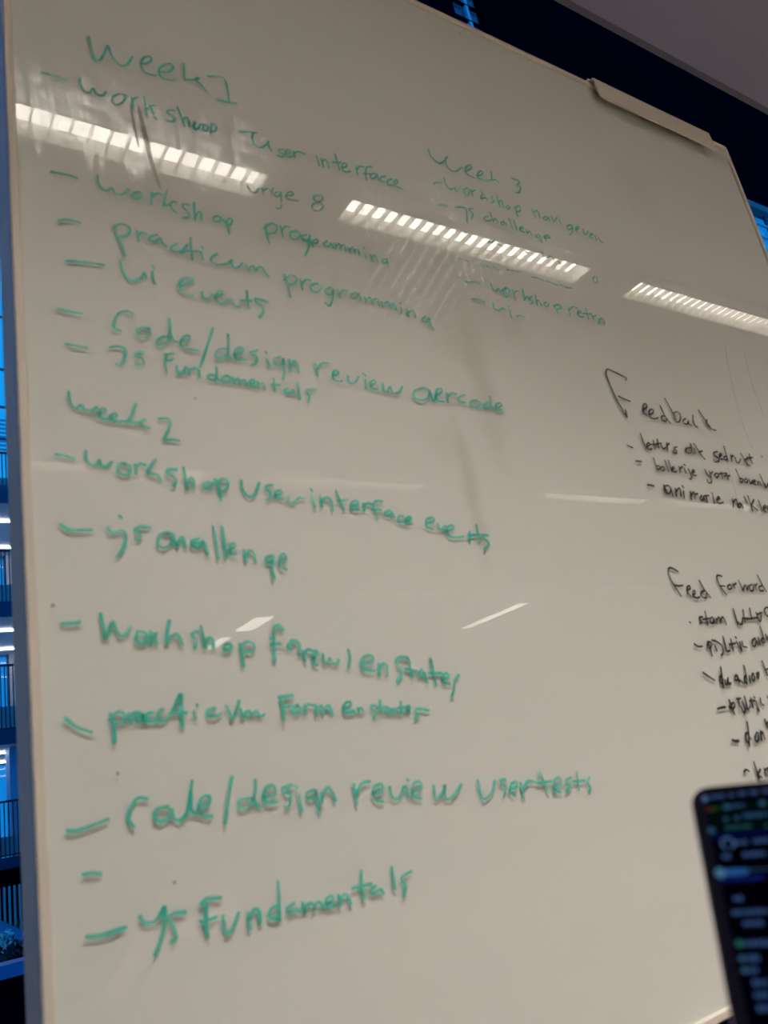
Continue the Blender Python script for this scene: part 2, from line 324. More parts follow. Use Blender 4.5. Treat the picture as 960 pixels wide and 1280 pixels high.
hw('green line workshop, second dash','green',4.0,CC,"55,60 100,68 148,78 185,92/288,75 290,110 310,145 335,155 358,140 372,165 400,175 425,165 442,148/490,160 465,170 462,188 485,195 508,182 508,165 490,160/560,165 555,225/558,190 575,172 600,170 608,178/632,155 622,200 618,228/618,225 645,225 665,208 678,212/650,225 662,248 682,265/745,225 718,222 712,235 740,262 742,285 715,290/770,215 772,260 775,300/775,285 790,262 805,265 808,300/885,280 865,290 870,308 895,308 905,290 888,282/915,300 935,330 945,368/930,315 945,292 960,295 955,320 935,325")
hw('green word programming, upper one','green',3.8,D,"228,258 235,300 245,335/222,275 250,255 275,265 268,290 235,298/290,265 300,310/295,285 310,265 325,270/355,285 330,292 330,312 352,318 368,300 355,285/395,300 375,305 378,322 400,320 408,302/405,310 402,350 388,382/410,320 418,345/415,330 430,315 440,325/380,315 400,330 430,335 440,325/475,325 460,338 480,348 492,335 500,350/505,335 512,355/512,345 525,335 530,358/532,345 545,340 552,365/560,350 568,372/568,358 580,350 588,372/590,360 600,358 605,378/625,370 632,392/620,350 624,354/650,378 658,405/655,390 668,382 675,395 680,410/715,395 698,400 700,412 715,408 718,400 720,430")
hw('green line practicum, third dash','green',4.2,CC,"92,305 130,300 165,305 200,315/372,330 385,380 410,430 425,480/368,345 395,322 435,330 450,350 435,375 395,385/485,355 495,405/490,375 505,362 530,370/585,375 550,385 548,405 575,410 600,390 612,415 632,432/685,420 658,432 655,452 685,460 715,450 735,425/752,390 755,440 762,498/705,465 745,455 800,460/805,462 815,498/808,435 812,440/885,470 860,485 855,505 880,522 930,520 958,500")
hw('green end of practicum','green',4.0,D,"93,402 98,428 118,432 138,412/150,420 162,442 170,428 182,425 188,445 200,430 215,430 228,450 242,470")
hw('green word programming, lower one','green',4.0,D,"305,460 318,500 328,548/305,480 330,462 355,475 345,495 320,500/368,478 378,520/372,498 390,480 408,482/435,495 412,502 412,522 435,530 452,512 438,495/490,510 470,520 475,540 495,535 500,515 498,560 485,585 468,572/520,520 528,552/525,535 540,520 555,525/590,530 570,540 578,555 598,548 602,532 612,562/625,548 632,572/632,560 648,550 658,575/662,560 675,555 685,580/692,568 700,590/705,575 718,568 728,592/732,580 745,575 752,598/770,590 775,612/768,572 771,576/795,600 802,625/800,612 815,600 825,610 830,630/870,625 855,638 870,648 885,630 888,655 902,680")
hw('green line Ui events','green',4.4,CC,"130,505 200,510 318,525/402,500 410,540 435,590 470,605 505,590 520,562 530,588/562,560 565,600 575,618/560,532 568,540")
hw('green word events below practicum','green',4.2,EE,"530,118 560,112 582,98 570,88 540,92 525,115 535,145 560,157 582,158/615,145 622,170 640,172 658,152/668,165 695,155 698,140 680,142 668,165 680,185 705,188 725,172 738,178 745,198 765,205/795,140 798,180 805,210/770,178 815,180/878,185 850,175 828,172 835,190 855,200 860,225 845,245")
hw('green line Code/design, upper one','green',4.3,EE,"38,212 80,222 135,232/338,232 318,222 285,228 265,260 265,290 290,300/405,290 375,288 355,305 365,322 390,325 410,308 395,290/485,250 488,300 475,345 440,358 435,340 460,325 490,325/488,300 500,335 515,345/528,345 562,335 565,320 545,322 530,345 545,368 600,378/658,290 640,350 608,445/720,315 722,360 715,400 680,410 668,395 690,372 720,375/718,395 735,415/745,395 775,385 778,368 755,370 745,395 760,415 790,415/838,378 810,385 815,395 835,405 830,430 810,438/875,415 885,440/870,385 873,390")
hw('green words review overcode','green',4.2,FF,"30,80 8,88 10,108 35,108 42,85 48,130 40,165/65,90 70,130/68,108 85,95 95,110 100,138/160,105 172,150/170,120 190,102 212,105/228,150 248,142 245,130 230,135 228,160 245,172 262,170/285,150 288,175 310,175 325,152/350,165 352,198/340,140 350,150/370,185 388,175 382,165 368,178 375,198 395,200/415,178 418,205 432,208 442,190 452,215 475,212 488,190/565,195 535,205 532,230 560,242 585,228 588,205 565,195/590,205 605,245 618,215/610,225 635,212 632,198 615,205 618,240 645,248/655,215 660,248/658,230 672,215 690,218/722,222 702,228 700,245 725,250/760,240 742,250 745,265 768,268 780,252 762,240/818,228 820,262 800,272 790,262 812,250/820,262 832,275/838,270 860,262 855,252 840,258 842,278 870,285")
hw('green line ys Fundamentals, upper one','green',4.3,EE,"70,352 110,360 155,367/248,365 280,362 308,375 305,410 285,440 272,432/380,385 355,388 352,402 378,412 380,432 352,435/475,395 468,430 475,468/465,395 500,390/475,420 498,415/515,440 518,465 540,468 550,445/560,450 565,475/562,460 580,450 600,455 605,485/672,445 675,475 665,498 640,490 645,475 672,480/675,490 688,500/715,480 695,488 700,505 722,505 730,488 715,480/740,490 745,510/750,498 762,492 768,512/775,500 788,498 795,520/805,510 825,508 822,495 808,500 808,518 830,525/838,505 842,528/848,512 862,512 868,532")
hw('green end of upper Fundamentals','green',4.0,FF,"5,160 10,205/0,183 30,183/60,195 45,205 55,218 75,210 78,200 85,222/95,175 105,238/165,200 130,205 128,215 140,225 135,245")
hw('green heading week 3','green',3.8,G,"55,60 70,95 100,125 125,120 145,95/138,100 135,120 150,150 180,165 210,145/228,165 255,150 250,135 230,145 235,175 270,195/285,185 308,175 300,162 285,172 285,195 320,205/345,165 348,200 320,205/350,205 365,202 382,220/440,195 475,210 465,230 482,235 475,262 460,262")
hw('green line workshop navigeven','green',3.6,G,"80,222 95,214 118,218/128,198 140,230 160,248 175,235 185,255 208,232/235,240 218,250 222,268 240,265 248,248 235,240/255,245 262,275/258,258 272,248/300,250 312,275/305,270 298,290 320,285 330,300/355,280 345,285 360,300 350,308/370,270 385,325/380,305 395,298 405,330/425,320 415,330 425,340 435,328/455,325 470,372/455,335 475,322 482,345 462,350/535,340 550,375/540,355 560,345 572,380/600,370 585,380 600,388 610,375 615,392/625,370 635,395 648,378/660,385 668,408/655,370 657,373/715,410 698,415 700,432 718,428 720,412 722,440 708,458/735,435 752,425 745,418 735,430 745,445/770,430 778,455 795,440/800,460 815,455 808,448 800,465 815,472/825,460 832,482/840,470 850,485 862,492")
hw('green line ys challenge in the week 3 list','green',3.6,G,"102,320 122,318 145,325/180,330 215,330 232,345 235,400/262,335 242,340 262,360 255,385/330,370 312,378 322,392 345,390/340,350 355,395 362,380 378,400/405,395 390,402 400,412 412,400 418,415/428,380 445,430/450,388 465,435/475,430 495,425 485,418 478,435 500,445/508,435 512,450 522,440 532,455/568,455 552,462 565,470 572,458 580,492/590,468 618,472 608,460 592,465 600,482")
hw('green writing hidden by the middle lamp reflection','greenfaint',3.4,HH,"85,45 100,50/200,85 215,105 225,95 240,105 250,90 262,105/270,108 285,118/420,150 440,160/510,155 520,170 540,185/545,182 560,178 580,200/600,205 620,222/800,285 790,300 800,322 815,315 810,290/50,195 80,190 112,205/185,230 205,240 215,230 235,248/250,232 275,255/320,250 370,258 400,262/455,290 490,295 520,310/535,312 560,320 600,335/610,330 640,345 680,350")
hw('green line workshop retro','green',3.8,HH,"95,315 130,315 172,325/232,320 245,355 262,365 275,352 285,370 300,355/315,345 300,365 310,395 332,390 330,355 312,358 318,385/350,360 368,415/360,380 372,365 385,370/405,355 418,410/415,415 432,395 445,420/455,395 445,410 462,425 450,438/475,385 485,440/480,420 495,420 510,445/535,425 522,440 540,452 550,435/575,440 600,490/575,450 600,440 618,455 595,468/655,455 665,500/660,470 680,452 705,462/705,490 725,482 715,472 705,488 715,505 740,508/750,460 765,520/735,488 780,492/785,500 792,520/788,508 805,500/825,520 822,545/825,525 835,515 850,525 852,548")
hw('green word ui under workshop retro','green',3.8,HH,"130,412 165,412 200,428/245,430 250,460 275,472 300,460 310,475/335,470 345,512/328,450 331,453/372,505 395,500 415,508")
hw('green heading week 2','green',4.4,I,"88,35 95,80 118,108 140,90 155,110 185,115 210,100/215,125 245,118 240,105 218,115 225,145 255,152/265,145 295,138 285,125 265,138 278,158 320,162 345,160/375,88 360,130 345,162 380,168 415,155/390,165 410,182 435,190/478,150 510,148 525,165 515,200 498,238 530,238 562,243")
hw('green line workshop user in the week 2 list','green',4.6,I,"32,302 70,308 112,320/162,290 165,325 190,352 212,340 220,325 228,350 250,355 272,335/330,340 305,345 300,375 325,390 350,380 350,350 325,345/372,345 378,385/375,360 395,342 418,348/460,325 432,365 430,382 465,388 475,400 485,415/550,368 515,368 510,385 540,400 550,420 535,438/580,360 590,410 598,450/595,430 608,405 622,410 625,440/690,420 668,428 670,445 695,445 705,425/715,410 735,450 742,500/720,420 755,408 772,425 760,455 735,460/828,415 835,455 860,482 885,475 905,425")
hw('green words interface events','green',4.5,J,"60,50 38,55 40,68 55,80 50,102 38,105/70,90 95,82 92,70 72,75 72,95 98,102/118,95 128,118 145,115 160,98 180,100/210,95 222,132/205,65 210,72/240,90 248,130/245,110 262,98 280,105 288,145/300,70 315,110 330,140/305,108 340,105/355,128 380,122 378,108 358,115 358,138 385,142/400,118 405,148/402,132 415,118 432,122/470,110 448,110 440,130 455,175/435,142 468,142/500,145 482,152 485,165 505,160 508,148 518,170/550,165 532,170 532,188 555,190/558,185 580,178 575,168 558,180 565,195 585,195/638,195 665,185 662,172 640,178 638,205 662,215/680,195 690,218 710,202/715,222 740,212 735,200 715,210 722,238 750,246 778,242/800,225 800,268/798,245 815,235/825,200 838,268/795,238 860,235/870,238 848,240 860,255 872,270 855,290")
hw('green line js challenge in the week 2 list','green',4.7,K,"48,48 85,68 162,68/225,60 240,80 275,70 290,85 285,130 260,170/268,15 275,20/382,60 345,58 325,70 345,85 345,100 328,105/445,80 420,88 412,120 435,135 465,115 468,85 445,80/466,88 485,130 490,110 505,95 515,130/565,100 540,110 540,130 565,132 582,110 598,158/550,115 565,118/620,55 640,175/652,55 668,170/680,140 700,130 695,118 680,128 685,155 705,160/735,145 742,185/740,165 758,145 772,160 778,190/840,165 818,172 820,190 845,188/845,165 840,210 848,248/870,185 892,175 885,158 868,168 870,205 892,215")
hw('green line Workshop under js challenge','green',4.8,LL,"62,102 95,102 135,96/225,62 235,110 245,165 265,120 278,95 290,125 310,155 335,145 350,115/385,135 375,165 395,188 418,175 420,145 400,138/440,135 440,190/440,160 465,140 458,160 470,190/520,90 510,140 508,185/510,180 530,155 555,150 575,190/640,135 615,145 620,155 635,175 630,205/655,115 665,160 675,205/672,185 690,165 705,175 710,205/765,190 750,200 760,215 785,205 780,188 765,190/820,190 830,230 838,280/825,200 850,180 880,190 878,215 840,225")
hw('green words forms en states','green',4.8,MM,"115,60 90,38 75,60 75,120 80,190/65,125 105,120/60,100 78,95/160,115 140,118 135,135 150,145/150,108 172,108 185,130 182,165/200,150 210,190/205,165 220,145 238,150/245,180 262,165 255,150 243,170 250,205 262,210/285,165 290,195 305,200 315,180 325,200 345,205 352,190/395,148 402,185 395,220/460,205 490,200 502,180 485,170 460,180 450,205 465,230 505,235/525,205 528,250/526,225 545,205 560,215 562,255/650,180 615,178 600,200 620,225 620,260 605,282/640,182 655,188 660,220 668,262/640,228 690,235/710,230 695,250 712,262 720,240 735,285/748,185 760,240 772,300/740,248 795,245/800,275 825,262 818,245 800,258 802,285 830,292/868,255 850,280 848,310 838,345")
hw('green line practicum with slanted dash','green',4.7,LL,"78,510 120,545 185,568/265,490 280,530 285,610/268,510 300,480 330,495 320,525 285,530/345,490 355,530/350,510 370,485 390,485/405,492 378,502 382,522 403,520 408,492 416,520/448,482 424,490 424,520 455,520/490,470 470,490 475,520 510,505 540,460 568,405 572,480 575,540/530,485 590,485/625,480 630,510/638,450 640,455/715,465 685,475 685,495 720,500 740,485/765,455 780,490 790,510 808,470 818,435/825,470 835,505 850,480 865,480 870,500 885,480 900,480 908,500 925,492")
hw('green words Form en states','green',4.7,MM,"100,350 155,342/105,350 115,400 120,445/110,395 150,385/175,385 158,395 160,415 182,415 190,395 175,385/205,385 210,420/205,400 220,380 250,385/255,385 262,425/262,400 280,385 288,420/292,400 312,385 325,418/375,395 400,390 405,370 385,372 372,395 385,415 420,410/435,395 440,412/438,402 450,395 458,410/510,385 490,385 500,405 512,415 505,440/530,365 535,415/515,395 560,390/565,395 555,410 572,415 575,398 585,415/590,400 605,412/620,370 625,420/605,395 650,390/645,405 660,398 655,385 645,400 660,415/738,405 695,398 680,410 695,425 680,442")
hw('green line Code/design, lower one','green',4.6,NN,"65,235 90,238 140,222 200,198/332,130 300,128 272,165 268,200 285,222/400,155 365,165 355,190 370,205 400,195 410,170 395,158/415,165 420,195 440,200 465,170 480,70/475,110 480,170 495,180/505,165 535,145 538,120 515,125 500,160 515,185 545,188/612,58 600,130 590,210/690,68 690,110 670,155 640,160 640,135 670,128 690,130/690,140 708,158/720,125 755,115 750,85 725,95 718,130 740,145 765,140/810,85 782,95 785,108 808,115 805,150 792,158/835,118 845,168/825,88 828,92/885,100 862,112 868,130 890,125 892,100 900,150 905,178")
hw('green words review user tests','green',4.5,O,"5,138 5,170/8,145 25,118 42,140 52,162/112,108 118,150 122,175/120,140 140,105 165,98/178,140 205,130 205,108 182,115 175,140 190,162 210,165/232,118 240,150 262,155 278,118/285,115 295,150/290,92 293,95/308,135 335,120 330,98 310,110 308,145 335,155/378,115 385,155 410,135 415,110 418,155 440,150 470,110/525,95 535,140 550,158 575,130 582,98/618,92 600,95 605,108 618,120 612,150/632,125 655,115 652,100 635,108 632,135 650,145/668,105 678,155/675,125 695,98 725,102/728,65 745,100 760,135/725,105 770,98/778,120 802,108 798,85 780,95 778,125 800,135/835,85 818,95 822,108 835,115 820,132/855,68 862,125/842,100 880,95/898,85 890,100 900,118 895,138")
hw('short green dash above the lowest line','green',4.6,P,"50,70 70,66 95,68")
hw('green line ys Fundamentals, lowest line','green',4.8,P,"60,232 90,230 125,220 160,208/198,180 210,195 240,190 262,155 258,220 238,278/315,168 285,172 270,185 285,205 292,235 280,245/370,145 370,190 375,232/358,148 370,135 408,130/372,190 398,180/355,190 365,200 372,215/415,180 420,220 435,220 455,170/480,170 485,210/482,185 495,162 508,165 512,195/558,88 560,130 562,185/560,150 540,160 535,180 558,185/600,145 582,158 590,170 605,160 612,165/622,145 628,165 635,148 648,145 652,162 658,145 668,142 675,155/685,145 702,135 698,125 683,135 685,152 705,152/715,125 720,150/718,135 732,122 742,130 748,145/775,60 775,100 782,132/752,105 800,95/812,100 798,112 808,120 825,108 832,118/855,50 862,105/905,60 882,75 880,85 890,100 885,125")
hw('black heading Feedback','blackink',4.0,Q,"252,150 258,138 240,128 160,88 118,70 105,85 108,120 140,200 190,310 262,430/250,378 262,428/198,272 240,295 285,310/385,372 408,355 408,335 390,330 380,350 385,395 410,415/430,410 455,398 458,375 438,372 425,395 435,430 465,442 495,435/510,345 545,420 588,475/548,425 525,420 520,445 548,460 560,440/545,290 590,370 630,450/605,400 640,390 662,420 655,460 630,465 612,440/700,440 680,455 690,478 715,480 720,455 728,485 745,490/755,415 755,450 770,490 790,505/798,378 840,440 885,505/862,450 855,480 900,520 928,528")
hw('black line letters dik gedrukt','blackink',4.0,RR,"70,135 90,145 103,150/152,60 170,110 190,155/195,145 212,130 205,118 192,135 205,160 225,158/235,105 245,160/220,130 262,128/260,98 270,150/255,125 285,122/285,135 298,158 312,148/318,120 325,165/320,140 335,122/385,145 368,150 370,162 382,170 380,188 362,180/470,125 478,160 490,190/475,150 445,155 440,175 465,185 480,165/490,155 500,185/488,125 495,130/500,135 525,180 560,222/525,178 545,170/640,175 618,180 620,200 645,215 648,235 625,240 615,225/652,205 668,198 662,185 652,200 660,220 675,222/680,140 695,190 705,235/695,205 680,210 685,228 702,222/725,195 730,235/728,208 740,200/750,210 760,240 778,242 785,220/785,185 810,225 830,262/810,230 830,215/812,232 845,268/840,190 855,240 862,248/825,215 862,212")
hw('black line bolletje groter boven','blackink',4.0,RR,"125,235 160,238/235,215 250,260 262,290/255,265 275,268 272,288 258,285/292,270 280,280 292,298 305,285 295,270/308,232 330,300/330,232 350,300/350,290 368,280 360,270 350,285 362,302 380,300/398,270 405,305/400,285 418,270/430,280 440,310/455,285 475,330 470,350 460,345/425,255 435,262/478,310 495,302 488,290 478,305 488,325 505,325/560,290 575,320 600,345 600,370 580,372 575,355/590,300 600,335/595,315 610,302/635,310 622,322 635,340 648,325 638,310/665,305 672,345/650,315 700,310/682,330 700,320/700,320 708,350/705,330 718,325/755,285 775,330 790,370/780,345 800,348 795,370 785,368/820,345 808,358 820,372 832,358 820,345/838,350 850,378 860,358/865,370 880,362 872,352 865,375 882,385/890,360 898,385/895,372 905,365 915,390/905,315 945,405/940,375 948,400 962,372")
hw('black line animatie na klik','blackink',4.4,RR,"200,385 238,392/330,390 305,395 310,430 335,440 345,410 330,390/345,405 358,455/300,388 320,425/375,410 380,455/378,430 400,405 410,455/425,425 430,468/418,392 425,402/468,428 475,475/475,450 490,430 498,470/500,445 515,440/540,450 530,470 545,485 552,460 560,490/565,450 575,495/555,455 585,452/610,455 620,500/605,438 608,442/635,480 655,470 645,460 635,480 650,502 675,495/735,475 740,525/738,495 758,478 770,528/785,500 770,510 780,530 792,505 800,530/808,462 828,500/830,455 850,510 860,548/855,510 868,480/855,515 895,545/900,485 925,550/930,535 948,525 940,512 930,535 945,555/955,520 962,550")
hw('black heading Feed forward','blackink',4.0,S,"188,100 130,68 105,80 110,130 150,210 215,308/150,215 190,222 230,218/268,258 292,245 288,222 268,232 268,275 300,318/315,300 335,285 330,262 315,275 318,310 350,325 372,318/370,175 410,250 465,320/410,262 385,280 388,312 425,325 430,295/562,140 530,132 520,155 545,220 600,295/545,222 592,225/632,212 612,225 620,250 645,245 648,220 632,212/655,205 672,240/660,218 685,200/705,175 735,240 745,265 755,225 765,215 782,265 785,220/815,210 798,225 805,262 830,262 835,225 815,210/840,205 858,255/848,225 862,205/868,130 905,205 942,268/905,220 880,235 890,265 920,262")
hw('black line staan letters','blackink',4.2,S,"285,532 295,538/395,488 372,492 378,515 392,530 378,545/418,440 430,500 440,555/400,510 460,500/480,490 462,505 468,540 490,535 492,498 502,540/510,500 520,545/520,515 540,490 550,540/552,515 572,490 600,550/658,420 680,490 700,555/690,520 715,550 735,545 740,500/742,430 760,530/740,500 790,500/800,415 820,510/770,510 860,495/855,450 880,520 895,520 900,470/870,465 905,450/960,405 930,415 930,450 950,480 964,482")
hw('black line pijltje, upper one','blackink',4.4,S,"328,722 360,742 395,740/440,700 455,740 478,820/438,745 445,705 470,705 475,740 455,755/500,690 560,730 575,790 560,815/505,740 520,775/480,688 500,695/572,655 590,720 608,782 632,775/640,680 660,775/630,725 680,715/690,700 712,745 735,780/678,660 686,668/735,700 745,740 778,748/715,705 735,770/850,672 825,690 828,735 850,735 860,690 875,725/875,665 890,720/892,575 915,650 930,710/912,670 900,690 915,712 930,700/940,640 950,680 962,650")
hw('black line de ander','blackink',4.6,T,"142,158 195,195 248,228/305,105 320,200 330,295/318,185 298,200 305,250 328,260/310,180 322,240/345,225 350,260 370,270 365,235 375,205 380,265 400,255/455,180 438,200 445,230 462,225 465,185 480,250/480,225 500,240 520,262/525,95 545,180 552,262/545,185 530,205 532,250 550,250/575,190 585,245/608,165 598,200 612,240 625,210 612,165/640,165 655,210/645,172 665,155 660,200/695,50 720,110 745,180/725,130 755,120")
hw('black line pijltje, lower one','blackink',4.6,T,"275,500 300,490 348,480/385,418 410,490 435,548/395,470 425,440 440,470 420,500/385,480 400,490/465,400 485,475/455,405 492,400/505,430 535,500 525,535/500,480 512,525/528,380 545,440 555,505 580,480/590,400 610,480/580,425 630,418/620,385 628,392/640,430 665,500 670,520 655,500/678,400 690,450 712,462/745,380 750,400")
hw('black word don with dash','blackink',4.8,T,"415,790 445,802 475,798/555,625 570,720 575,845/560,720 540,740 548,800 570,815/560,730 590,780/645,720 630,760 640,805 662,790 660,730 645,720/680,705 690,790/685,740 700,715 722,780/722,600 740,650 752,680/740,640 758,620")
hw('black word kr behind the laptop top','blackink',4.8,T,"525,1090 545,1070 572,1085/618,1000 640,1070 665,1150/655,1110 680,1070/650,1120 695,1145/715,1060 735,1125/722,1075 750,1055/752,1080 760,1130")
hw('faint hairline scratches near the right edge','pencil',2.2,(0,0,1),"905,430 915,480 925,520 940,560/930,440 940,480 955,520/905,570 915,600 925,640")

def spline(pts, step=3.0):
    if len(pts) == 2: pts = [pts[0], ((pts[0][0]+pts[1][0])/2, (pts[0][1]+pts[1][1])/2), pts[1]]
    P_ = [pts[0]] + pts + [pts[-1]]; res = []
    for i in range(1, len(P_)-2):
        p0, p1, p2, p3 = [Vector(q) for q in P_[i-1:i+3]]
        k = max(2, int((p2-p1).length/step))
        for j in range(k):
            u = j/k
            res.append(.5*((2*p1)+(p2-p0)*u+(2*p0-5*p1+4*p2-p3)*u*u+(3*p1-p0-3*p2+p3)*u**3))
    res.append(Vector(P_[-2])); return res
# the writing lies on the glass; every line of it is a part of the board
k_ink = 0
def clusters(strokes, gap=8.5):      # strokes that belong to one word lie close together
    bb = [(min(p[0] for p in q), max(p[0] for p in q), min(p[1] for p in q), max(p[1] for p in q)) for q in strokes]
    par = list(range(len(strokes)))
    def root(i):
        while par[i] != i: i = par[i]
        return i
    for i in range(len(bb)):
        for j in range(i):
            dx = max(bb[i][0]-bb[j][1], bb[j][0]-bb[i][1], 0); dz = max(bb[i][2]-bb[j][3], bb[j][2]-bb[i][3], 0)
            if math.hypot(dx, dz) < gap: par[root(i)] = root(j)
    out = {}
    for i in range(len(bb)): out.setdefault(root(i), []).append(strokes[i])
    return list(out.values())
LINES = []
for label, mtl, wd, (ox, oy, s_), txt in HW:
    strokes = []
    for st in txt.split('/'):
        pts = []
        for q in st.split():
            a, b_ = q.split(','); w3 = on_board(ox+float(a)/s_, oy+float(b_)/s_)
            pts.append((w3.x*1000, w3.z*1000))
        strokes.append(pts)
    cl_ = clusters(strokes, 8.5 if mtl != 'pencil' else 1e9); big = max(cl_, key=len)
    for c_ in cl_: LINES.append((label if c_ is big else None, mtl, wd, c_))
for label, mtl, wd, strokes in LINES:
    bm = bmesh.new()
    for pts in strokes:
        pl = spline(pts, 2.0); k_ink = (k_ink+1) % 40
        y = -.0002 - k_ink*.000012
        ph = random.random()*6
        left, right = [], []
        cl = 0
        N = len(pl)
        for i, p in enumerate(pl):
            d = (pl[min(i+1, N-1)]-pl[max(i-1, 0)])
            if d.length < 1e-6: d = Vector((1, 0))
            d.normalize(); nn = Vector((-d.y, d.x))
            w_ = wd*.42*(1+.14*math.sin(i*.31+ph))
            left.append(p+nn*w_); right.append(p-nn*w_)
        def vv(p): return bm.verts.new((p.x/1000, y, p.y/1000))
        Lv = [vv(p) for p in left]; Rv = [vv(p) for p in right]
        for i in range(N-1):
            try: bm.faces.new((Lv[i], Lv[i+1], Rv[i+1], Rv[i]))
            except ValueError: pass
        for idx, sg in ((0, -1), (N-1, 1)):      # round ends
            p = pl[idx]; e = (left[idx]-p); d = Vector((e.y, -e.x))*sg
            fan = [vv(p+e*math.cos(a)+d*math.sin(a)) for a in (math.pi*j/6 for j in range(1, 6))]
            bm.faces.new([Lv[idx]]+fan+[Rv[idx]])
    nm = 'word' if len(strokes) > 1 or len(strokes[0]) > 4 else 'pen_dash'
    ob = obj(nm, bm, mtl, board)
    if label: ob['label'] = label
# tracks left by the wiping cloth: a hazy film that catches the lamp light
m = bpy.data.materials.new('wipe_film'); m.use_nodes = True; M['film'] = m; t = m.node_tree; t.nodes.clear()
o = t.nodes.new('ShaderNodeOutputMaterial'); tr = t.nodes.new('ShaderNodeBsdfTransparent'); g1 = t.nodes.new('ShaderNodeBsdfGlossy'); g1.inputs['Roughness'].default_value = .22
nz = t.nodes.new('ShaderNodeTexNoise'); nz.inputs['Scale'].default_value = 45; cc_ = t.nodes.new('ShaderNodeTexCoord'); t.links.new(cc_.outputs['Object'], nz.inputs['Vector'])
mr = t.nodes.new('ShaderNodeMapRange'); mr.inputs[1].default_value = .35; mr.inputs[2].default_value = .7; mr.inputs[3].default_value = .0; mr.inputs[4].default_value = .12
t.links.new(nz.outputs['Fac'], mr.inputs[0]); mf = t.nodes.new('ShaderNodeMixShader'); t.links.new(mr.outputs[0], mf.inputs[0]); t.links.new(tr.outputs[0], mf.inputs[1]); t.links.new(g1.outputs[0], mf.inputs[2]); t.links.new(mf.outputs[0], o.inputs[0])
def film(lst, mtl, y, lab):
    bm = bmesh.new()
    for pts, w_ in lst:
        pl = spline([(on_board(*p).x*1000, on_board(*p).z*1000) for p in pts], 4.0); N = len(pl); pr = None
        for i, p in enumerate(pl):
            d = pl[min(i+1, N-1)]-pl[max(i-1, 0)]; d.normalize(); nn = Vector((-d.y, d.x))*w_*.5*math.sin(math.pi*(i+.5)/N)**.4
            c_ = [bm.verts.new((q.x/1000, y, q.y/1000)) for q in (p+nn, p-nn)]
            if pr: bm.faces.new((pr[0], c_[0], c_[1], pr[1]))
            pr = c_
        y -= .000003
    obj('wipe_mark', bm, mtl, board, kind='stuff', label=lab)
ls = [([(x-4, 72+(x-40)*.32+random.uniform(-15, 20)), (x+3, 115+(x-40)*.32), (x+10, 150+(x-40)*.32+random.uniform(0, 45))], random.uniform(7, 20)) for x in [24+k*11+random.uniform(-4, 4) for k in range(29)]]
ls += [([(500+k*13, 292+k*3.6), (474+k*13, 335+k*3.4), (440+k*14, 392+k*2)], random.uniform(4, 7)) for k in range(9)]
ls += [([(530+k*9, 225+k*3), (548+k*9, 262+k*3), (590+k*8, 290+k*3)], random.uniform(3, 7)) for k in range(8)]
ls += [([(560+k*10, 320+k*3), (566+k*10, 345+k*3), (588+k*10, 368+k*3)], random.uniform(3, 6)) for k in range(6)]
ls += [([(452+k*9, 230+k*3), (453+k*9, 262+k*2), (462+k*9, 300)], random.uniform(3, 6)) for k in range(4)]
ls += [([(800+k*12, 335+k*5), (815+k*12, 352+k*4), (835+k*12, 375+k*4)], random.uniform(2, 4)) for k in range(10)]
film(ls, 'film', -.00008, 'hazy cloth tracks around the lamp reflections')
M['smear'] = ink('grey_smear', (0.20, 0.18, 0.17), (0.35, 0.6))
film([([(172, 128), (180, 165), (190, 205), (200, 236)], 7.0), ([(163, 130), (168, 160), (174, 185)], 4.0)], 'smear', -.00075, 'grey finger smear crossing the left lamp reflection')
# small specks of dirt
bm = bmesh.new()
for px, py, r in ((575, 42, .0018), (66, 757, .002), (147, 967, .0018), (218, 1103, .0018), (952, 571, .0028), (244, 498, .0015)):
    p = on_board(px, py); bmesh.ops.create_circle(bm, cap_ends=True, radius=r, segments=8, matrix=Matrix.Translation((p.x, -.0004, p.z)) @ Matrix.Rotation(math.pi/2, 4, 'X'))
obj('dirt_speck', bm, mat('speck', (.30, .28, .26), .7, grain=.1), board, kind='stuff')

# ================================================================ laptop
U = unit(ROT @ Vector((2980, -681, -1024))); UP = unit(ROT @ Vector((168, -805, 1024))); UP = unit(UP - U*UP.dot(U))
NRM = U.cross(UP); 
if NRM.dot(CAM - (CAM+ray(900, 1100))) < 0: NRM = -NRM       # towards the viewer
corner = CAM + ray(860, 985)/ray(860, 985).length*.455      # outer top-left corner of the lid
LW, LH = .312, .215
def lp(px, py):      # pixel -> (u, v) metres on the screen, v down
    d = ray(px, py); s_ = (corner-CAM).dot(NRM)/d.dot(NRM); q = CAM+d*s_-corner; return q.dot(U), -q.dot(UP)
hinge = corner - UP*LH
MLAP = Matrix.Translation(corner) @ Matrix((U, -UP, NRM)).transposed().to_4x4()   # x right, y down, z towards the viewer
lap = thing('laptop', 'open dark laptop with a black code page on screen in the lower right corner', 'laptop', hinge)
def rrect(x0, y0, x1, y1, r, z0, z1, seg=8, mtx=MLAP):
    bm = bmesh.new(); lo = []
    for cx, cy, a0 in ((x1-r, y1-r, 0), (x0+r, y1-r, 90), (x0+r, y0+r, 180), (x1-r, y0+r, 270)):
        for k in range(seg+1):
            a = math.radians(a0+90*k/seg); lo.append((cx+r*math.cos(a), cy+r*math.sin(a)))
    A_ = [bm.verts.new(mtx @ Vector((x, y, z0))) for x, y in lo]; B_ = [bm.verts.new(mtx @ Vector((x, y, z1))) for x, y in lo]
    N = len(lo)
    for k in range(N): bm.faces.new((A_[k], A_[(k+1) % N], B_[(k+1) % N], B_[k]))
    bm.faces.new(A_[::-1]); bm.faces.new(B_); bmesh.ops.recalc_face_normals(bm, faces=bm.faces); return bm
obj('lid', rrect(0, 0, LW, LH, .0095, -.0055, -.0008), 'alulap', lap)
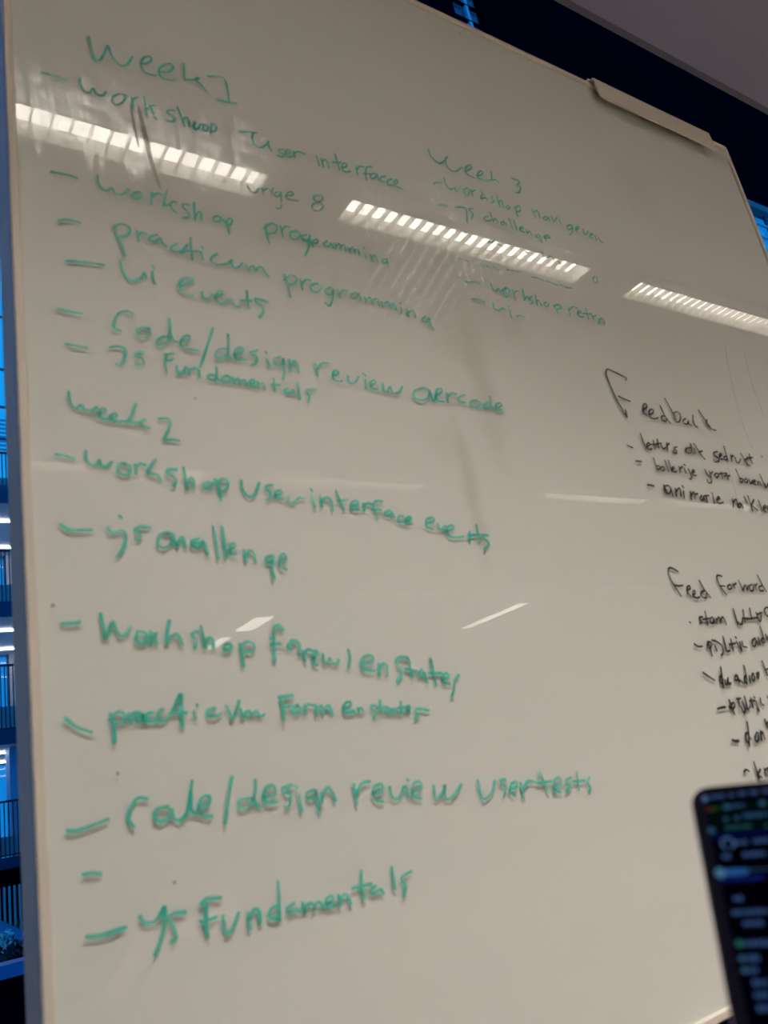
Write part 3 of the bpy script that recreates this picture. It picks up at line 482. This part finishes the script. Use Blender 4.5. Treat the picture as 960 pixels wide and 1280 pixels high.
scr = obj('screen', rrect(.0008, .0008, LW-.0008, LH-.001, .009, -.0007, .0001), 'bezel', lap)
scr_root = scr
def em(name, col, s_=.42):
    m_ = mat(name, (0.0, 0.0, 0.0), .6, emit=col, es=s_); m_.node_tree.nodes['Principled BSDF'].inputs['Specular IOR Level'].default_value = 0.0; return m_
def spart(name, bm, m, **k):
    o_ = obj(name, bm, m, scr, **k); o_.location = (0, 0, 0); return o_
a0 = lp(878, 993); x0, y0 = .0065, .0075
spart('display', rrect(x0, y0, LW-x0, LH-.012, .004, .00015, .0002), em('display_dark', (.0006, .0009, .005)))
yt0, yt1 = lp(884, 1005)[1], lp(886, 1044)[1]
spart('browser_toolbar', rrect(x0, yt0, LW-x0, yt1, .001, .0002, .00025), em('toolbar_green', (.0008, .008, .009)))
spart('blue_line', rrect(x0, yt1, LW-x0, yt1+.0022, .0005, .0002, .00028), em('line_blue', (.002, .006, .09)))
def blobs(name, lst, col):
    bm = bmesh.new()
    for (px0, px1, py, hh, ragged) in lst:
        u0, v0 = lp(px0, py); u1, _ = lp(px1, py); u = u0
        v0 = lp(px0, py)[1]
        while u < u1:
            wv = random.uniform(.0012, .0021) if ragged else u1-u0
            hv = hh*random.uniform(.7, 1.1) if ragged else hh
            sub = rrect(u, v0-hv/2, min(u+wv, u1+.0004), v0+hv/2, min(.0004, wv*.3, hv*.3), .0003, .00034, 2)
            me = bpy.data.meshes.new('t'); sub.to_mesh(me); sub.free(); bm.from_mesh(me); bpy.data.meshes.remove(me)
            u += wv+.0004
    return spart(name, bm, em(name+'_light', col), kind='stuff')
pale = (.07, .16, .42)
def sy(x, y_at): return y_at
blobs('menu_bar_text', [(889, 905, 997, .0022, 1), (911, 917, 995, .0022, 1), (924, 931, 993, .0022, 1), (938, 947, 991.5, .0022, 1), (954, 962, 989.5, .0022, 1)], pale)
blobs('tab_text', [(912, 930, 1008.5, .0020, 1), (929, 962, 1020.5, .0024, 1)], (.04, .14, .30))
blobs('bookmark_text', [(907, 941, 1035.5, .0018, 1), (956, 962, 1033, .002, 1)], (.03, .14, .18))
blobs('page_text', [(919, 933, 1054, .0024, 1), (941, 962, 1052, .0026, 1), (903, 914, 1071.5, .0030, 1), (929, 956, 1069, .0026, 1), (917, 928, 1124, .0024, 1),
                    (915, 962, 1141.5, .0024, 1), (929, 953, 1155, .0026, 1), (931, 962, 1180, .0026, 1), (934, 948, 1198.5, .0026, 1), (937, 948, 1213.5, .0024, 1), (941, 960, 1229, .0024, 1),
                    (943, 962, 1244.5, .0026, 1), (947, 962, 1261, .0024, 1), (935, 962, 1088, .0008, 1)], pale)
blobs('link_text', [(908, 934, 1091, .0034, 1)], (.05, .25, .75))
blobs('link_text_dim', [(900, 955, 1100.5, .0022, 1)], (.01, .03, .30))
def dots(name, lst, col):
    bm = bmesh.new()
    for px, py, r in lst:
        u, v_ = lp(px, py); m4 = MLAP @ Matrix.Translation((u, v_, .00036)); bmesh.ops.create_circle(bm, cap_ends=True, radius=r*.72, segments=16, matrix=m4)
    return spart(name, bm, em(name+'_glow', col))
dots('menu_icon', [(881.5, 999, .0021)], (.15, .30, .65))
dots('close_button', [(884.5, 1012, .0014)], (.16, .02, .03)); dots('minimise_button', [(890, 1012, .0014)], (.14, .10, .03)); dots('zoom_button', [(897, 1011, .0014)], (.01, .12, .02))
dots('tab_icon', [(908.5, 1009, .0022), (953, 1004.5, .0022), (889.5, 1038.5, .0022), (907.5, 1024.5, .0015), (921, 1023, .0015)], (.05, .16, .30))
dots('profile_icon', [(900.5, 1091.5, .0034)], (.12, .35, .60))
dots('repository_logo', [(910, 1054.5, .0045)], (.13, .25, .55))
bm = bmesh.new(); u, v_ = lp(910, 1055.5); bmesh.ops.create_circle(bm, cap_ends=True, radius=.0021, segments=14, matrix=MLAP @ Matrix.Translation((u, v_, .0004)))
for sx in (-1, 1):
    q = [bm.verts.new(MLAP @ Vector((u+sx*a, v_+b_, .0004))) for a, b_ in ((.0006, -.0017), (.0021, -.0010), (.0019, -.0030))]; bm.faces.new(q)
q = [bm.verts.new(MLAP @ Vector((u+a, v_+b_, .00041))) for a, b_ in ((-.0009, .0014), (.0009, .0014), (.0011, .0044), (-.0011, .0044))]; bm.faces.new(q)
spart('logo_mark', bm, em('logo_dark', (.001, .002, .02)))
dots('folder_icon', [(924.5, 1180, .0022)], (.03, .25, .22)); dots('file_icon', [(927.5, 1198.5, .0017), (931, 1213.5, .0017)], (.08, .22, .42))
# base: keyboard half, off the bottom of the picture
Bdir = Vector((NRM.x, NRM.y, 0)); Bdir -= U*Bdir.dot(U); Bdir.normalize(); Bup = U.cross(-Bdir) if U.cross(-Bdir).z > 0 else -U.cross(-Bdir)
MB_ = Matrix.Translation(hinge - Bup*.002) @ Matrix((U, Bdir, Bup)).transposed().to_4x4()
obj('base', rrect(0, .004, LW, .222, .010, -.014, -.003, mtx=MB_), 'alulap', lap)
kb = obj('keyboard', rrect(.022, .022, LW-.022, .118, .003, -.003, -.0026, mtx=MB_), 'black', lap)
key = None
for r_ in range(6):
    for k in range(14):
        if key is None:
            key = obj('key', rrect(0, 0, .0155, .0125, .0015, 0, .001, 2, mtx=Matrix.Identity(4)), 'bezel', kb)
            q = key
        else: q = key.copy(); C.objects.link(q)
        q.parent = kb; q.matrix_parent_inverse = Matrix.Identity(4); q.matrix_local = MB_ @ Matrix.Translation((.0245+k*.0189, .0245+r_*.0155, -.0024))
obj('trackpad', rrect(.09, .125, .222, .21, .004, -.003, -.0027, mtx=MB_), 'alulap', lap)
obj('hinge_bar', tube(bmesh.new(), hinge+U*.03+Bup*-.004, hinge+U*(LW-.03)+Bup*-.004, .0035), 'black', lap)
# high table under it
lows = min((MB_ @ Vector((x, y, -.014))).z for x in (0, LW) for y in (.004, .222))
TZ = lows - .0005
Uh = unit((U.x, U.y, 0)); Bh = Vector((-Uh.y, Uh.x, 0)); Bh = Bh if Bh.dot(Bdir) > 0 else -Bh
MT = Matrix.Translation((hinge.x, hinge.y, TZ)) @ Matrix((Uh, Bh, Vector((0, 0, 1)))).transposed().to_4x4()
tab = thing('high_table', 'high pale table under the laptop, below the picture edge', 'table', (hinge.x, hinge.y, 0))
def tp(a, b_, bev=.003): return box(bmesh.new(), a, b_, bev, None)
def tobj(name, a, b_, m, par):
    bm = tp(a, b_); bmesh.ops.transform(bm, matrix=MT, verts=bm.verts); return obj(name, bm, m, par)
tobj('tabletop', (-.03, .0, -.03), (1.3, .70, 0), 'wood', tab)
for x in (0.0, 1.2):
    for y in (.05, .62): tobj('leg', (x, y, -TZ), (x+.05, y+.05, -.03), 'steel', tab)
nb = thing('notebook', 'closed notebook wedged under the left side of the laptop', 'notebook', (hinge.x, hinge.y, TZ))
hl = (MB_ @ Vector((.0, .1, -.014))).z - TZ
tobj('cover', (.002, .03, .0005), (.030, .19, max(.004, hl-.0035)), 'black', nb)

# ================================================================ atrium behind the board
GY = 24.0 - DIST               # gallery plane
def gz(r_): return EYE + 24.0*r_
GX0, GX1 = -3.0, 9.0
def gallery(zs, zt, zr, lab, pale_low=True):
    """floor slab from zs (underside) to zt (top), railing up to zr"""
    t_ = thing('gallery_railing', lab + ' railing of dark upright bars', 'railing', (GX0, GY, zt), 'railings of the far galleries')
    obj('top_rail', bx((2.2, GY-.03, zr-.05), (6.4, GY+.03, zr)), 'baluster', t_)
    obj('bottom_rail', bx((2.2, GY-.02, zt+.02), (6.4, GY+.02, zt+.06)), 'baluster', t_)
    first = None
    for k in range(40):
        x = 2.22+k*.105
        if first is None: first = obj('baluster', bx((x-.013, GY-.015, zt), (x+.013, GY+.015, zr-.05)), 'baluster', t_)
        else:
            q = first.copy(); C.objects.link(q); q.location = first.location + Vector((k*.105, 0, 0))
    if pale_low:
        obj('kick_panel', bx((2.2, GY+.05, zt+.05), (6.4, GY+.06, zt+(zr-zt)*.36)), 'balusterpale', t_)
for i, (a, b_, c_, lab) in enumerate([(.405, .422, .475, 'topmost far gallery'), (.264, .281, .347, 'second far gallery from the top'), (.121, .137, .210, 'third far gallery from the top'), (-.018, .006, .063, 'lowest far gallery')]):
    st = struct('floor_%d' % (i+1), bx((GX0, GY-.1, gz(a)), (GX1, GY+5, gz(b_))), 'soffit')
    e_ = obj('slab_edge', bx((GX0, GY-.16, gz(a)), (GX1, GY-.101, gz(b_))), 'navyslab', st)
    gallery(gz(a), gz(b_), gz(c_), lab)
    if i < 3:
        for j, (yy) in enumerate((GY+1.2, GY+3.6)):
            ln_ = thing('gallery_lamp', 'thin bright %s line lamp under the %s' % (('front', 'back')[j], lab), 'ceiling light', (3.2, yy, gz(a)-.05))
            obj('tube', bx((2.7+j*.3, yy, gz(a)-.07), (6.2, yy+.05, gz(a)-.035)), 'lampgal', ln_)
# tall blue windows at the back of each gallery
wi = 0
for (a, b_) in ((.281, .405), (.137, .264), (.006, .121)):
    wi += 1
    wn = struct('window_%d' % (wi+1), bx((2.0, GY+4.6, gz(a)), (2.08, GY+4.7, gz(b_))), 'mullion')
    for xx in (2.9, 3.9, 4.45, 4.85):
        obj('mullion', bx((xx, GY+4.6, gz(a)), (xx+.06, GY+4.7, gz(b_))), 'mullion', wn)
    obj('pane', bx((2.08, GY+4.64, gz(a)), (4.85, GY+4.66, gz(b_))), 'pane', wn)
    struct('wall_gallery_%d' % wi, bx((4.915, GY+4.55, gz(a)), (GX1, GY+4.8, gz(b_))), 'soffit')
# tall curtain wall above the top gallery
cw = struct('window_5', bx((-3, GY-.05, gz(.422)), (9, GY+.02, gz(.43))), 'mullion')
for zz in (.50, .545, .60, .68, .78, .9): obj('transom', bx((-3, GY+.3, gz(zz)-.03), (9, GY+.36, gz(zz)+.03)), 'mullion', cw)
for xx in (1.0, 3.9, 4.75, 6.0): obj('mullion', bx((xx, GY+.3, gz(.475)), (xx+.06, GY+.36, gz(1.0))), 'mullion', cw)
obj('sunshade_slats', (lambda bm: [box(bm, (-3, GY+.2, gz(.482)+k*.14), (9, GY+.25, gz(.482)+k*.14+.05)) for k in range(8)] and bm)(bmesh.new()), 'mullionpale', cw, kind='stuff')
# pale blue column and lower stair with pale balusters
struct('trim_2', bx((4.15, GY+.5, gz(.012)), (4.6, GY+1.1, gz(.121))), 'bluewall')
st = thing('staircase', 'blue staircase flight with pale upright bars at the lower left', 'staircase', (3, GY-2.5, gz(-.12)))
bm = bmesh.new(); y0_, y1_ = GY-2.6, GY-2.5
def prow(px, py, Y): d = ray(px, py); return CAM + d*((Y+DIST)/d.y)
pa, pb, pc, pd = prow(0, 1150, y0_), prow(33, 1165, y0_), prow(0, 1170, y0_), prow(33, 1185, y0_)
def lin(p, q, x): return p.z+(q.z-p.z)*(x-p.x)/(q.x-p.x)
vs = [bm.verts.new(q) for q in [(x, y, z) for y in (y0_, y1_) for x, z in ((2.6, lin(pa, pb, 2.6)), (5.0, lin(pa, pb, 5.0)), (5.0, lin(pc, pd, 5.0)), (2.6, lin(pc, pd, 2.6)))]]
for f in ((0, 3, 2, 1), (4, 5, 6, 7), (0, 1, 5, 4), (3, 7, 6, 2), (0, 4, 7, 3), (1, 2, 6, 5)): bm.faces.new([vs[i] for i in f])
obj('stringer', bm, 'bluewall', st)
ztop = prow(10, 1108, y0_).z
for k in range(22):
    x = 2.7+k*.105; obj('baluster', bx((x-.024, y0_, lin(pa, pb, x)-.01), (x+.024, y0_+.03, ztop)), 'balusterpale', st)
obj('back_panel', bx((2.2, y1_+.6, gz(-.14)), (6.2, y1_+.65, gz(-.005))), 'navy', st)
# planting and ledge on the lowest level
pl_ = thing('planting', 'dark leafy plants with white blossom on the far lower ledge', 'plant', (3.7, GY-4, gz(-.1)))
for nm, m_, cx, cz, n_ in (('blossom', 'bloom', 3.02, -.072, 110), ('foliage', 'leaf', 3.35, -.086, 300)):
    bm = bmesh.new()
    for k in range(n_):
        p = Vector((cx+random.gauss(0, .18 if nm == 'blossom' else .5), GY-4+random.gauss(0, .2), EYE+20*cz+random.gauss(0, .09 if nm == 'blossom' else .16)))
        r_ = random.uniform(.04, .09); d1 = Vector((random.gauss(0, 1), random.gauss(0, 1), random.gauss(0, 1))).normalized()*r_; d2 = d1.orthogonal().normalized()*r_*.5
        bm.faces.new([bm.verts.new(p-d1), bm.verts.new(p+d2), bm.verts.new(p+d1), bm.verts.new(p-d2)])
    obj(nm, bm, m_, pl_, kind='stuff')
ld = thing('parapet', 'blue parapet ledge at the foot of the atrium gap', 'parapet', (3, 6, 0))
obj('coping', bx((-2.0, 12.0, prow(10, 1210, 12).z-.12), (8, 12.5, prow(10, 1210, 12).z+.04)), 'ledge', ld)
obj('parapet_wall', bx((-2.0, 12.1, -9), (8, 12.4, prow(10, 1210, 12).z-.121)), 'navy', ld)
struct('floor_6', bx((-12, .95, -9.3), (30, 40, -9.0)), 'navy')

# dark clad block high above, with windows
WY = 5.0 - DIST
def wz(r_): return EYE + 5*r_
dw = struct('wall_back', bx((6.62, WY, -6), (11.48, WY+.09, 16)), 'navy')
obj('cladding', bx((5.0, WY, -6), (6.12, WY+.09, 16)), 'navy', dw)
obj('cladding', bx((11.481, WY, wz(1.50)), (20, WY+.09, 16)), 'navy', dw)
obj('cladding', bx((11.481, WY, -6), (20, WY+.09, wz(1.1))), 'navy', dw)
obj('cladding', bx((6.121, WY+.001, -6), (6.619, WY+.09, wz(1.3))), 'navy', dw)
obj('sill', bx((11.481, WY-.06, wz(1.475)), (20, WY+.09, wz(1.499))), 'trim', dw)
w6 = struct('window_6', bx((6.35, WY+.012, wz(1.3)), (6.40, WY+.05, 14)), 'mullionpale')
for zz in [1.69, 1.745, 1.80, 1.855, 1.91]: obj('transom', bx((6.121, WY+.012, wz(zz)-.012), (6.619, WY+.05, wz(zz)+.012)), 'navy', w6)
obj('pane', bx((6.121, WY+.055, wz(1.3)), (6.619, WY+.06, 14)), 'panedark', w6)
w7 = struct('window_7', bx((11.60, WY+.012, wz(1.1)), (11.64, WY+.05, wz(1.474))), 'mullionpale')
for zz in (1.2, 1.29, 1.38, 1.43): obj('transom', bx((11.481, WY+.012, wz(zz)), (16, WY+.05, wz(zz)+.03)), 'mullionpale', w7)
for xx in (12.0, 12.6, 13.4): obj('mullion', bx((xx, WY+.012, wz(1.1)), (xx+.04, WY+.05, wz(1.474))), 'mullion', w7)
obj('pane', bx((11.481, WY+.055, wz(1.1)), (16, WY+.06, wz(1.474))), 'pane', w7)
for o_ in bpy.data.objects:
    if o_.get('_rot'): del o_['_rot']
